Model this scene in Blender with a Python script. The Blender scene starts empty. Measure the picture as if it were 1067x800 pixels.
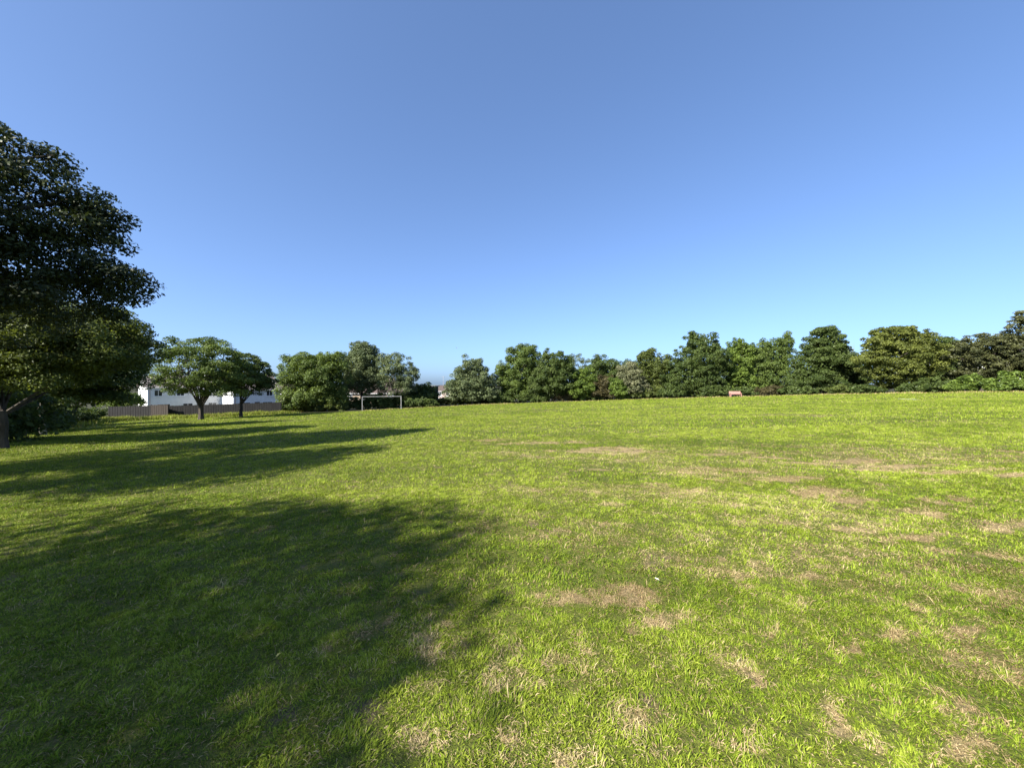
import bpy, bmesh, math, random
import numpy as np
from mathutils import Vector, Matrix

random.seed(7)
RNG = np.random.default_rng(11)
SC = bpy.context.scene
COL = SC.collection
F = 402.0 / 1067.0            # focal length over picture width
PX = 402.0
CAMZ = 1.6

# ------------------------------------------------------------------ land
def soft(v, lim, k):
    """identity near 0, levels off towards +-lim"""
    return lim * np.tanh(v / lim * k) / k if k != 1 else lim * np.tanh(v / lim)

def hsh(ix, iy, seed):
    h = (ix.astype(np.int64) * 374761393 + iy.astype(np.int64) * 668265263 + seed * 1442695041) & 0xFFFFFFFF
    h = ((h ^ (h >> 13)) * 1274126177) & 0xFFFFFFFF
    h = (h ^ (h >> 16)) & 0xFFFFFFFF
    return h.astype(np.float64) / 4294967295.0

def vnoise(x, y, seed=0):
    x = np.asarray(x, float); y = np.asarray(y, float)
    ix = np.floor(x); iy = np.floor(y)
    fx = x - ix; fy = y - iy
    fx = fx * fx * fx * (fx * (fx * 6 - 15) + 10); fy = fy * fy * fy * (fy * (fy * 6 - 15) + 10)
    a = hsh(ix, iy, seed); b = hsh(ix + 1, iy, seed); c = hsh(ix, iy + 1, seed); d = hsh(ix + 1, iy + 1, seed)
    return (a * (1 - fx) + b * fx) * (1 - fy) + (c * (1 - fx) + d * fx) * fy

def fbm(x, y, seed=0, octv=4):
    s = 0.0; a = 0.5; t = 0.0
    for k in range(octv):
        s = s + a * vnoise(x * 2 ** k + 17.3 * k, y * 2 ** k - 9.1 * k, seed + k); t += a; a *= 0.55
    return s / t

def H(x, y):
    x = np.asarray(x, float); y = np.asarray(y, float)
    u = 110 * np.tanh(x / 110.0)
    u = np.where(np.abs(x) < 110, x * (1 - 0.12 * (x / 110.0) ** 2), np.sign(x) * 96.8)
    v = np.where(np.abs(y) < 110, y * (1 - 0.12 * (y / 110.0) ** 2), np.sign(y) * 96.8)
    r = np.hypot(x, y)
    bump = (fbm(x / 3.1, y / 3.1, 50, 2) - 0.5) * 0.10 * np.clip(r / 6, 0.15, 1) * np.clip((100 - r) / 40, 0, 1)
    return 0.035 * u - 0.031 * v + bump

def Hs(x, y):
    return float(H(x, y))

def at(px, py):
    """the point of the ground seen at this spot of the photograph"""
    k = (px - 533.5) / PX; m = (py - 400.0) / PX
    d = 0.5
    for _ in range(4000):
        if CAMZ - m * d <= 0.035 * k * d - 0.031 * d: break
        d *= 1.003
    return k * d, d

def spot(px, d):
    x = (px - 533.5) / PX * d
    return x, d

# ------------------------------------------------------------------ helpers
def tag(o, label=None, cat=None, group=None, kind=None):
    if label: o['label'] = label
    if cat: o['category'] = cat
    if group: o['group'] = group
    if kind: o['kind'] = kind
    return o

def empty(name, loc, label, cat, rz=0.0, group=None):
    o = bpy.data.objects.new(name, None); COL.objects.link(o)
    o.location = loc; o.rotation_euler = (0, 0, rz); o.empty_display_size = 0.3
    return tag(o, label, cat, group)

def np_mesh(name, verts, faces, mat, attrs=None, parent=None, smooth=False):
    """verts (n,3); faces: list of (m,k) int arrays, k = 3 or 4"""
    me = bpy.data.meshes.new(name)
    verts = np.ascontiguousarray(verts, np.float32)
    me.vertices.add(len(verts)); me.vertices.foreach_set('co', verts.ravel())
    loops = np.concatenate([f.ravel() for f in faces]).astype(np.int32)
    tot = np.concatenate([np.full(len(f), f.shape[1], np.int32) for f in faces])
    start = np.concatenate([[0], np.cumsum(tot)[:-1]]).astype(np.int32)
    me.loops.add(len(loops)); me.loops.foreach_set('vertex_index', loops)
    me.polygons.add(len(tot)); me.polygons.foreach_set('loop_start', start)
    me.update(calc_edges=True)
    if smooth: me.polygons.foreach_set('use_smooth', np.ones(len(tot), bool))
    else: me.polygons.foreach_set('use_smooth', np.zeros(len(tot), bool))
    for k, v in (attrs or {}).items():
        a = me.attributes.new(k, 'FLOAT', 'POINT'); a.data.foreach_set('value', np.ascontiguousarray(v, np.float32))
    if mat: me.materials.append(mat)
    o = bpy.data.objects.new(name, me); COL.objects.link(o)
    if parent: o.parent = parent
    return o

def bm_obj(name, bm, mat, parent=None, bevel=0.0):
    if bevel:
        bmesh.ops.bevel(bm, geom=bm.edges[:], offset=bevel, segments=2, affect='EDGES', profile=0.5)
    bmesh.ops.recalc_face_normals(bm, faces=bm.faces[:])
    me = bpy.data.meshes.new(name); bm.to_mesh(me); bm.free()
    if mat: me.materials.append(mat)
    o = bpy.data.objects.new(name, me); COL.objects.link(o)
    if parent: o.parent = parent
    return o

def add_box(bm, c, s, rot=None):
    vs = []
    for dz in (-.5, .5):
        for dx, dy in ((-.5, -.5), (.5, -.5), (.5, .5), (-.5, .5)):
            p = Vector((dx * s[0], dy * s[1], dz * s[2]))
            if rot is not None: p = rot @ p
            vs.append(bm.verts.new(p + Vector(c)))
    for f in ((0, 1, 2, 3), (7, 6, 5, 4), (0, 4, 5, 1), (1, 5, 6, 2), (2, 6, 7, 3), (3, 7, 4, 0)):
        bm.faces.new([vs[i] for i in f])

def add_tube(bm, pts, rads, n=8, cap=True):
    rings = []
    pts = [Vector(p) for p in pts]
    for i, p in enumerate(pts):
        t = (pts[min(i + 1, len(pts) - 1)] - pts[max(i - 1, 0)]).normalized()
        a = t.cross(Vector((0.31, 0.95, 0.02)))
        if a.length < 1e-3: a = t.cross(Vector((1, 0, 0)))
        a.normalize(); b = t.cross(a)
        rings.append([bm.verts.new(p + (a * math.cos(2 * math.pi * k / n) + b * math.sin(2 * math.pi * k / n)) * rads[i]) for k in range(n)])
    for r0, r1 in zip(rings, rings[1:]):
        for k in range(n):
            bm.faces.new((r0[k], r0[(k + 1) % n], r1[(k + 1) % n], r1[k]))
    if cap:
        bm.faces.new(rings[0][::-1]); bm.faces.new(rings[-1])

# ------------------------------------------------------------------ materials
def new_mat(name):
    m = bpy.data.materials.new(name); m.use_nodes = True
    nt = m.node_tree; nt.nodes.clear()
    out = nt.nodes.new('ShaderNodeOutputMaterial')
    return m, nt, out

def nd(nt, t, **kw):
    n = nt.nodes.new(t)
    for k, v in kw.items():
        if k.startswith('i_'): n.inputs[k[2:].replace('_', ' ')].default_value = v
        else: setattr(n, k, v)
    return n

def mixc(nt, fac, a, b, blend='MIX'):
    n = nt.nodes.new('ShaderNodeMix'); n.data_type = 'RGBA'; n.blend_type = blend
    for sock, v in ((n.inputs[0], fac), (n.inputs[6], a), (n.inputs[7], b)):
        if isinstance(v, bpy.types.NodeSocket): nt.links.new(v, sock)
        elif isinstance(v, (int, float)): sock.default_value = v
        else: sock.default_value = (*v, 1)
    return n.outputs[2]

def attr(nt, name):
    n = nt.nodes.new('ShaderNodeAttribute'); n.attribute_name = name
    return n.outputs['Fac']

def noise(nt, scale, detail=4, rough=.55, vec=None, coord='Object'):
    n = nt.nodes.new('ShaderNodeTexNoise'); n.inputs['Scale'].default_value = scale
    n.inputs['Detail'].default_value = detail; n.inputs['Roughness'].default_value = rough
    if vec is None:
        tc = nt.nodes.new('ShaderNodeTexCoord'); vec = tc.outputs[coord]
    nt.links.new(vec, n.inputs['Vector'])
    return n.outputs['Fac']

def ramp(nt, fac, stops):
    n = nt.nodes.new('ShaderNodeValToRGB'); cr = n.color_ramp
    while len(cr.elements) < len(stops): cr.elements.new(0.5)
    for e, (p, c) in zip(cr.elements, stops):
        e.position = p; e.color = (*c, 1) if len(c) == 3 else c
    nt.links.new(fac, n.inputs[0])
    return n.outputs[0]

def leafy(name, dark, light, transl=.3, rough=.55, tr_tint=(1.25, 1.2, .55), spec=.25):
    m, nt, out = new_mat(name)
    col = ramp(nt, attr(nt, 'tone'), [(0.0, dark), (1.0, light)])
    p = nd(nt, 'ShaderNodeBsdfPrincipled'); nt.links.new(col, p.inputs['Base Color'])
    p.inputs['Roughness'].default_value = rough
    p.inputs['Specular IOR Level'].default_value = spec
    t = nd(nt, 'ShaderNodeBsdfTranslucent')
    nt.links.new(mixc(nt, 1.0, col, tr_tint, 'MULTIPLY'), t.inputs['Color'])
    mx = nd(nt, 'ShaderNodeMixShader'); mx.inputs[0].default_value = transl
    nt.links.new(p.outputs[0], mx.inputs[1]); nt.links.new(t.outputs[0], mx.inputs[2])
    nt.links.new(mx.outputs[0], out.inputs['Surface'])
    return m

def rough_mat(name, c0, c1, scale=4.0, rough=.8, bump=.3, stretch=None, spec=.3, bscale=None):
    m, nt, out = new_mat(name)
    tc = nt.nodes.new('ShaderNodeTexCoord'); vec = tc.outputs['Object']
    if stretch:
        mp = nd(nt, 'ShaderNodeMapping'); mp.inputs['Scale'].default_value = stretch
        nt.links.new(vec, mp.inputs['Vector']); vec = mp.outputs[0]
    n = noise(nt, scale, 6, .62, vec)
    col = ramp(nt, n, [(0.3, c0), (0.7, c1)])
    p = nd(nt, 'ShaderNodeBsdfPrincipled'); nt.links.new(col, p.inputs['Base Color'])
    p.inputs['Roughness'].default_value = rough; p.inputs['Specular IOR Level'].default_value = spec
    if bump:
        b = nd(nt, 'ShaderNodeBump'); b.inputs['Strength'].default_value = bump; b.inputs['Distance'].default_value = .03
        nt.links.new(noise(nt, bscale or scale * 3, 5, .6, vec), b.inputs['Height']); nt.links.new(b.outputs[0], p.inputs['Normal'])
    nt.links.new(p.outputs[0], out.inputs['Surface'])
    return m

M = {}
M['bark'] = rough_mat('bark', (.025, .021, .017), (.085, .072, .058), 6, .9, .8, (1, 1, .25))
M['bark_pale'] = rough_mat('bark_pale', (.14, .125, .10), (.32, .29, .24), 6, .9, .6, (1, 1, .3))
M['lf_dark'] = leafy('leaf_dark_green', (.028, .050, .011), (.105, .142, .036), .36)
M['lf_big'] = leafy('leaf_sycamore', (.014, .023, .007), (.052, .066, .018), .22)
M['lf_olive'] = leafy('leaf_olive', (.036, .052, .012), (.13, .162, .037), .36)
M['lf_mid'] = leafy('leaf_mid_green', (.036, .064, .013), (.145, .195, .046), .36)
M['lf_pale'] = leafy('leaf_pale_grey', (.050, .072, .030), (.16, .195, .09), .28)
M['lf_bright'] = leafy('leaf_bright', (.045, .078, .012), (.15, .21, .036), .3)
M['lf_yellow'] = leafy('leaf_yellow_olive', (.042, .056, .010), (.145, .165, .032), .25)
M['lf_brown'] = leafy('leaf_brown', (.032, .030, .011), (.090, .076, .030), .2)
M['lf_pine'] = leafy('leaf_pine', (.024, .031, .010), (.095, .100, .036), .15)
M['lf_cream'] = leafy('leaf_blossom', (.085, .10, .045), (.21, .21, .12), .25)
M['white_render'] = rough_mat('white_render', (.60, .60, .59), (.72, .72, .71), 1.2, .85, .1)
M['pink_render'] = rough_mat('pink_render', (.30, .235, .21), (.38, .31, .28), 1.0, .85, .1)
M['tan_render'] = rough_mat('tan_render', (.20, .155, .115), (.28, .225, .17), 1.0, .85, .1)
M['roof_grey'] = rough_mat('roof_grey', (.12, .105, .10), (.24, .205, .19), 3.0, .8, .4)
M['roof_brown'] = rough_mat('roof_brown', (.055, .042, .037), (.105, .08, .07), 3.0, .8, .4)
M['roof_pale'] = rough_mat('roof_pale', (.42, .42, .42), (.55, .55, .55), 2.0, .7, .2)
M['glass'] = rough_mat('window_glass', (.015, .018, .022), (.03, .034, .04), .8, .12, 0, None, .6)
M['frame_white'] = rough_mat('white_paint', (.72, .72, .72), (.8, .8, .8), 5, .5, .05)
M['frame_brown'] = rough_mat('brown_paint', (.05, .035, .03), (.09, .065, .05), 5, .6, .05)
M['metal_aerial'] = rough_mat('aerial_metal', (.25, .25, .26), (.4, .4, .41), 5, .5, .05)
M['fence_wood'] = rough_mat('fence_wood', (.0105, .010, .010), (.029, .0275, .0275), 3, .85, .5, (7, 7, .4))
M['fence_fresh'] = rough_mat('fence_wood_newer', (.024, .019, .016), (.052, .042, .034), 3, .85, .5, (7, 7, .4))
M['goal_white'] = rough_mat('goal_paint', (.20, .20, .20), (.36, .36, .355), 5, .5, .1)
M['bench_wood'] = rough_mat('bench_wood', (.32, .155, .13), (.45, .25, .205), 3, .75, .3, (.5, 8, 8))
M['shed_wall'] = rough_mat('shed_wall', (.035, .03, .028), (.075, .066, .06), 3, .85, .4)
M['bird'] = rough_mat('bird_feathers', (.18, .18, .19), (.35, .35, .36), 8, .8, 0)
M['white_mark'] = rough_mat('line_paint', (.6, .6, .56), (.82, .82, .78), 6, .8, .3)

# grass blades: green <-> straw by the blade's own kind
def grass_mat():
    m, nt, out = new_mat('grass_blades')
    green = ramp(nt, attr(nt, 'tone'), [(0.0, (.042, .080, .005)), (.45, (.142, .207, .010)), (1.0, (.255, .312, .030))])
    straw = ramp(nt, attr(nt, 'tone'), [(0.0, (.17, .108, .055)), (.5, (.39, .285, .155)), (1.0, (.54, .42, .25))])
    col = mixc(nt, attr(nt, 'straw'), green, straw)
    p = nd(nt, 'ShaderNodeBsdfPrincipled'); nt.links.new(col, p.inputs['Base Color'])
    p.inputs['Roughness'].default_value = .6; p.inputs['Specular IOR Level'].default_value = .12
    t = nd(nt, 'ShaderNodeBsdfTranslucent')
    nt.links.new(mixc(nt, 1.0, col, (1.25, 1.2, .6), 'MULTIPLY'), t.inputs['Color'])
    mx = nd(nt, 'ShaderNodeMixShader'); mx.inputs[0].default_value = .22
    nt.links.new(p.outputs[0], mx.inputs[1]); nt.links.new(t.outputs[0], mx.inputs[2])
    nt.links.new(mx.outputs[0], out.inputs['Surface'])
    return m
M['grass'] = grass_mat()

def ground_mat():
    m, nt, out = new_mat('field_turf')
    tc = nt.nodes.new('ShaderNodeTexCoord'); vec = tc.outputs['Object']
    n1 = noise(nt, .35, 5, .6, vec); n2 = noise(nt, 3.5, 6, .65, vec); n3 = noise(nt, 28, 4, .7, vec); n4 = noise(nt, 150, 3, .8, vec)
    g1 = ramp(nt, n2, [(.28, (.045, .068, .008)), (.72, (.115, .14, .019))])
    g2 = ramp(nt, n1, [(.3, (.07, .095, .009)), (.7, (.14, .155, .022))])
    g = mixc(nt, .5, g1, g2)
    g = mixc(nt, ramp(nt, n3, [(.35, (0, 0, 0)), (.75, (.55, .55, .55))]), g, (.11, .095, .045))
    st = ramp(nt, n3, [(.25, (.12, .08, .043)), (.7, (.40, .30, .165))])
    g = mixc(nt, .85, g, ramp(nt, n4, [(.3, (.25, .25, .25)), (.5, (.8, .8, .8)), (.7, (1.7, 1.6, 1.3))]), 'MULTIPLY')
    st = mixc(nt, .85, st, ramp(nt, n4, [(.3, (.3, .28, .25)), (.5, (.85, .85, .85)), (.7, (1.5, 1.5, 1.45))]), 'MULTIPLY')
    dry = attr(nt, 'dry'); soil = attr(nt, 'soil'); wood = attr(nt, 'wood')
    add = nd(nt, 'ShaderNodeMath', operation='MULTIPLY_ADD'); nt.links.new(n2, add.inputs[0]); add.inputs[1].default_value = .8; add.inputs[2].default_value = -.4
    s2 = nd(nt, 'ShaderNodeMath', operation='ADD', use_clamp=True); nt.links.new(dry, s2.inputs[0]); nt.links.new(add.outputs[0], s2.inputs[1])
    fac = ramp(nt, s2.outputs[0], [(.3, (0, 0, 0)), (.9, (.8, .8, .8))])
    col = mixc(nt, fac, g, st)
    col = mixc(nt, soil, col, ramp(nt, n3, [(.3, (.055, .038, .022)), (.7, (.17, .12, .078))]))
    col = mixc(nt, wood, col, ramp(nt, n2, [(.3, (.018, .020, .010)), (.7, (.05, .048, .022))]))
    p = nd(nt, 'ShaderNodeBsdfPrincipled'); nt.links.new(col, p.inputs['Base Color'])
    p.inputs['Roughness'].default_value = .9; p.inputs['Specular IOR Level'].default_value = .15
    b = nd(nt, 'ShaderNodeBump'); b.inputs['Strength'].default_value = .7; b.inputs['Distance'].default_value = .05
    nt.links.new(n3, b.inputs['Height']); nt.links.new(b.outputs[0], p.inputs['Normal'])
    nt.links.new(p.outputs[0], out.inputs['Surface'])
    return m
M['ground'] = ground_mat()

# ------------------------------------------------------------------ where the turf is dry, bare or rough
# (seen at x, y; half sizes; strength)
DRY = [(630, 468, 45, 4, .9), (575, 461, 40, 3, .55), (665, 470, 25, 3, .8), (620, 489, 24, 3, .8), (505, 459, 22, 2, .5),
       (815, 478, 35, 4, 1.0), (870, 481, 45, 4, 1.0), (935, 487, 45, 4, .9), (1010, 492, 45, 4, .85), (1062, 497, 30, 4, .8),
       (740, 474, 35, 2, .5), (735, 492, 40, 4, .55), (640, 480, 14, 4, .4), (820, 497, 30, 5, .6), (850, 512, 35, 7, .55),
       (885, 521, 25, 6, .6), (975, 530, 50, 12, .8), (1040, 553, 40, 9, .9), (965, 560, 45, 6, .8), (900, 550, 50, 6, .6), (930, 600, 25, 4, .3),
       (845, 601, 30, 6, .8), (833, 630, 14, 8, .8), (790, 590, 22, 6, .5), (625, 625, 55, 14, .85), (655, 618, 18, 8, .8), (690, 648, 28, 12, .9),
       (630, 548, 14, 7, .7), (625, 550, 30, 12, .4), (572, 685, 13, 14, .8), (560, 712, 14, 6, .6), (800, 660, 12, 8, .8), (790, 712, 14, 12, .7),
       (885, 680, 16, 6, .6), (893, 676, 12, 10, .6), (1010, 655, 22, 6, .8), (935, 660, 28, 10, .7), (1062, 705, 16, 10, .8), (1062, 620, 25, 15, .5),
       (655, 765, 18, 20, .7), (700, 780, 30, 12, .6), (650, 740, 40, 20, .35), (870, 760, 20, 40, .7), (915, 775, 22, 22, .9), (1000, 780, 40, 22, .85),
       (1010, 740, 18, 16, .8), (975, 720, 30, 10, .45), (530, 760, 10, 14, .9), (440, 668, 26, 8, .7), (400, 650, 20, 8, .5), (470, 720, 20, 8, .4),
       (600, 690, 60, 30, .25), (760, 690, 40, 20, .35), (450, 770, 40, 16, .35), (880, 575, 90, 20, .3), (1000, 690, 60, 30, .3),
       (600, 795, 80, 18, .5), (780, 770, 40, 20, .45), (520, 545, 40, 12, .25), (700, 560, 60, 10, .3)]
SOIL = [(503, 534, 22, 3.5, .95), (490, 536, 10, 3, .6), (352, 583, 20, 8, .9), (415, 600, 9, 4, .7), (20, 598, 26, 6, .7), (84, 602, 9, 4, .6),
        (570, 690, 10, 9, .8), (530, 690, 10, 4, .7), (508, 662, 8, 6, .7), (378, 710, 14, 4, .7), (395, 765, 10, 8, .5), (358, 718, 14, 6, .5), (490, 703, 8, 4, .7),
        (835, 632, 8, 6, .5), (100, 675, 16, 8, .4), (455, 760, 30, 5, .3), (705, 760, 14, 4, .4), (900, 697, 8, 6, .7), (790, 715, 8, 10, .5),
        (725, 452, 40, 1.2, .35), (640, 470, 25, 2, .5), (880, 482, 20, 2, .4), (1035, 495, 20, 2, .4), (955, 606, 30, 3, .4), (395, 446, 12, 1.5, .5), (880, 535, 8, 6, .5)]

def blobs(lst):
    out = []
    for px, py, rx, ry, s in lst:
        rx *= .85 if py > 510 else 1.1; ry *= .85 if py > 510 else .6; x, y = at(px, py)
        _, y0 = at(px, py + ry); _, y1 = at(px, py - ry)
        out.append((x, y, rx / PX * y, max((y1 - y0) / 2, .04), s, (px - 533.5) / PX))
    return out
DRYB, SOILB = blobs(DRY), blobs(SOIL)

def blob_field(x, y, bl, wob, wamp=1.7):
    f = np.zeros_like(x)
    for bx, by, rx, ry, s, k in bl:
        near = (np.abs(x - bx) < 3.2 * rx + 2.2 * ry * abs(k)) & (np.abs(y - by) < 2.6 * ry)
        if not near.any(): continue
        yy = y[near] - by; xx = x[near] - bx - k * yy
        q = np.sqrt((xx / rx) ** 2 + (yy / ry) ** 2) + (wob[near] - .5) * 2 * wamp
        f[near] = np.maximum(f[near], s * np.clip(1.30 - q, 0, 1))
    return f

def turf(x, y):
    x = np.asarray(x, float); y = np.asarray(y, float)
    # swathe direction of the mower
    a = x * .86 - y * .51; b = x * .51 + y * .86
    w = .6 * fbm(x / .16, y / .16, 3, 3) + .4 * fbm(x / .6, y / .6, 4, 3)
    big = fbm(a / 9.0, b / 2.4, 21, 4); sm = fbm(x / .45, y / .45, 33, 4)
    right = np.clip((x + 3.5) / 8 + .45, .15, 1)
    fine = fbm(x / .09, y / .09, 44, 2); med = fbm(a / .5, b / .22, 45, 3)
    dry = np.clip((big - .58) * 2.0, 0, .3) * right + np.clip((sm - .66) * 3.0, 0, .40) * right
    bl = blob_field(x, y, DRYB, w) * (1.25 + .5 * np.clip((np.hypot(x, y) - 5) / 3, 0, 1))
    r_ = np.hypot(x, y); fs = .10 * (1 + r_ / 7.0)
    lx, ly = np.log(np.maximum(r_, .3)), np.arctan2(x, y)
    fl = np.clip((fbm(x / .11, y / .11, 46, 3) - .40) * 4.5, 0, 1) * np.clip((7 - r_) / 4, 0, 1) + np.clip(.35 + (fbm(a / 1.1, b / .22, 47, 3) - .42) * 4.5, 0, 1) * (1 - np.clip((7 - r_) / 4, 0, 1))
    dry = np.clip(np.maximum(dry * 1.25, bl * 1.15) * (.22 + .95 * fl), 0, 1)
    soil = blob_field(x, y, SOILB, w) * np.clip(1.5 * (fine - .2), .2, .8)
    soil = np.maximum(soil, np.clip((fbm(x / .25, y / .25, 91, 3) - .74) * 8, 0, .7))
    return dry, np.clip(soil, 0, 1)

# edge of the mown field, as seen in the photograph
EDGE = [at(*p) for p in ((60, 446), (130, 437), (200, 434.5), (300, 431.5), (380, 428.5), (490, 423), (533, 421.3), (650, 417.2), (770, 413.8), (860, 411.6), (940, 410), (1010, 408.8), (1067, 408.0))]
EDGE = [(-40, -60), (-24, -6), (-27, 14), (-29, 22)] + [e for e in EDGE] + [(75, 42), (110, 20)]
def edge_dist(x, y):
    """signed distance from the edge: positive beyond the field"""
    best = np.full(x.shape, 1e9); sign = np.ones(x.shape)
    for (ax, ay), (bx, by) in zip(EDGE, EDGE[1:]):
        dx, dy = bx - ax, by - ay; L2 = dx * dx + dy * dy
        t = np.clip(((x - ax) * dx + (y - ay) * dy) / L2, 0, 1)
        d = np.hypot(x - ax - t * dx, y - ay - t * dy)
        cr = dx * (y - ay) - dy * (x - ax)
        up = d < best
        best = np.where(up, d, best); sign = np.where(up, np.where(cr > 0, 1.0, -1.0), sign)
    return best * sign

# ------------------------------------------------------------------ ground sheet
def make_ground():
    nr, na = 330, 620
    r = np.concatenate([[0.0], np.geomspace(.35, 120, nr - 40), np.geomspace(125, 2600, 39)])
    # finer steps of the angle in front
    th = np.linspace(0, 2 * np.pi, na, endpoint=False)
    th = th + .55 * np.sin(th - np.pi / 2 + np.pi)       # crowd towards +y
    R, T = np.meshgrid(r, th, indexing='ij')
    x = R * np.cos(T); y = R * np.sin(T)
    z = H(x.ravel(), y.ravel())
    dry, soil = turf(x.ravel(), y.ravel())
    e = edge_dist(x.ravel(), y.ravel())
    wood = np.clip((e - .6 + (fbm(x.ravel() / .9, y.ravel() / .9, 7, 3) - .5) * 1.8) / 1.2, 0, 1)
    V = np.stack([x.ravel(), y.ravel(), z], 1)
    i = np.arange(nr - 1)[:, None] * na; j = np.arange(na)[None, :]
    k = (j + 1) % na
    f = np.stack([i + j, i + na + j, i + na + k, i + k], -1).reshape(-1, 4)
    o = np_mesh('ground', V, [f], M['ground'], {'dry': dry, 'soil': soil, 'wood': wood}, smooth=True)
    return tag(o, kind='structure')
make_ground()

# ------------------------------------------------------------------ grass
def blades(n_per, d0, d1, length, width, two_seg, lean, seed, half=1.5, litter=False):
    rng = np.random.default_rng(seed)
    amax = math.atan(half)
    area = half * (d1 * d1 - d0 * d0) + 4 * (d1 - d0) * 0.6
    n = int(area * n_per)
    y = np.sqrt(rng.random(n) * (d1 * d1 - d0 * d0) + d0 * d0)
    x = (rng.random(n) * 2 - 1) * (y * half + .8)
    dry, soil = turf(x, y); e = edge_dist(x, y)
    sc_ = .055 * (1 + d0 / 5); tuft = np.clip((fbm(x / sc_, y / sc_, 61, 3) - .5) * 2.0 + .5, 0, 1); tall = fbm(x / .75, y / .75, 71, 3)
    keep = (rng.random(n) > soil * .93) & (rng.random(n) > dry * .12) & (e < .3) & (rng.random(n) < .42 + 1.15 * tuft)
    if litter: keep = (rng.random(n) < np.clip(dry * 1.5 - .08 + .35 * np.clip((fbm(x / .30, y / .16, 93, 3) - .50) * 3, 0, .5), 0, 1) * (1 - .6 * soil)) & (e < .3)
    x, y, dry, soil, tuft, tall = (q[keep] for q in (x, y, dry, soil, tuft, tall)); n = len(x)
    z = H(x, y) - .004
    patch = fbm(x / 1.7, y / 1.7, 81, 3); patch2 = fbm(x / .33, y / .33, 82, 2)
    p_straw = 2.0 if litter else .11 + .06 * np.clip((y - 6) / 20, 0, 1) + .62 * np.clip(dry * 1.1 - .05, 0, 1)
    straw = (rng.random(n) < p_straw).astype(float)
    straw = np.where(straw > .5, .75 + .25 * rng.random(n), .18 * rng.random(n) * (dry + .25))
    L = length * (.45 + .8 * tuft + .55 * np.clip(tall - .45, -.3, .5)) * (.65 + .7 * rng.random(n)) * (1 - .5 * dry)
    a_ = x * .86 - y * .51; b_ = x * .51 + y * .86; swath = fbm(a_ / 14, b_ / 1.6, 85, 3)
    tone = np.clip(.44 + (patch - .5) * .65 + (swath - .5) * .5 + (patch2 - .5) * .4 + (tuft - .5) * .4 + (rng.random(n) - .5) * .85, 0, 1)
    ang = rng.random(n) * 2 * np.pi
    swirl = fbm(x / .28, y / .28, 99, 2) * 4 * np.pi
    ang = np.where(rng.random(n) < .55, swirl + rng.normal(0, .5, n), ang)
    ln = np.clip(lean * (.35 + 1.1 * rng.random(n)), 0, 1.45)
    ln = np.where((straw > .5) & (rng.random(n) < .8), 1.15 + .38 * rng.random(n), ln)
    z = z + np.where(straw > .5, .012 * rng.random(n), 0)
    dx, dy = np.cos(ang), np.sin(ang)
    # width axis: random turn about the blade
    wa = ang + np.pi / 2 + rng.normal(0, .6, n)
    wx, wy = np.cos(wa), np.sin(wa)
    w = width * (.6 + .8 * rng.random(n)) * .5 * np.where(straw > .5, .68, 1)
    P0 = np.stack([x, y, z], 1)
    W = np.stack([wx * w, wy * w, rng.normal(0, .25, n) * w], 1)
    s, c = np.sin(ln), np.cos(ln)
    s2, c2 = np.sin(np.minimum(ln * 1.7 + .15, 2.0)), np.cos(np.minimum(ln * 1.7 + .15, 2.0))
    if two_seg:
        mid = P0 + np.stack([dx * s, dy * s, c], 1) * (L * .55)[:, None]
        tip = mid + np.stack([dx * s2, dy * s2, c2], 1) * (L * .5)[:, None]
        V = np.stack([P0 - W * .8, P0 + W * .8, mid + W, mid - W, tip], 1).reshape(-1, 3)
        b = np.arange(n)[:, None] * 5
        faces = [b + np.array([[0, 1, 2, 3]]), b + np.array([[3, 2, 4]])]
        k = 5
    else:
        tip = P0 + np.stack([dx * s, dy * s, c], 1) * L[:, None]
        V = np.stack([P0 - W, P0 + W, tip], 1).reshape(-1, 3)
        faces = [np.arange(n)[:, None] * 3 + np.array([[0, 1, 2]])]
        k = 3
    return V, faces, np.repeat(tone, k), np.repeat(straw, k)

def make_grass(q=1.0):
    Vs, Qs, Ts, tone, straw = [], [], [], [], []
    off = 0
    for args in ((20000, 1.0, 3.2, .032, .0036, True, .85, 1), (8000, 3.2, 7.0, .036, .0054, True, .8, 2),
                 (1800, 7.0, 15.0, .045, .0100, False, .6, 3), (300, 15.0, 34.0, .066, .022, False, .5, 4),
                 (55, 34.0, 82.0, .08, .05, False, .4, 5), (11000, 1.0, 3.6, .05, .0042, True, .8, 6, 1.5, True), (4200, 3.6, 8.0, .055, .0058, True, .8, 7, 1.5, True), (900, 8.0, 16.0, .07, .012, False, .8, 8, 1.5, True)):
        a = list(args); a[0] *= q
        V, fs, t, s = blades(*a)
        Vs.append(V); tone.append(t); straw.append(s)
        for f in fs:
            (Qs if f.shape[1] == 4 else Ts).append(f + off)
        off += len(V)
    o = np_mesh('grass', np.concatenate(Vs), [np.concatenate(Qs), np.concatenate(Ts)], M['grass'],
                {'tone': np.concatenate(tone), 'straw': np.concatenate(straw)})
    tag(o, 'short mown grass of the playing field, green with straw patches', 'grass', kind='stuff')
make_grass()

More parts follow.
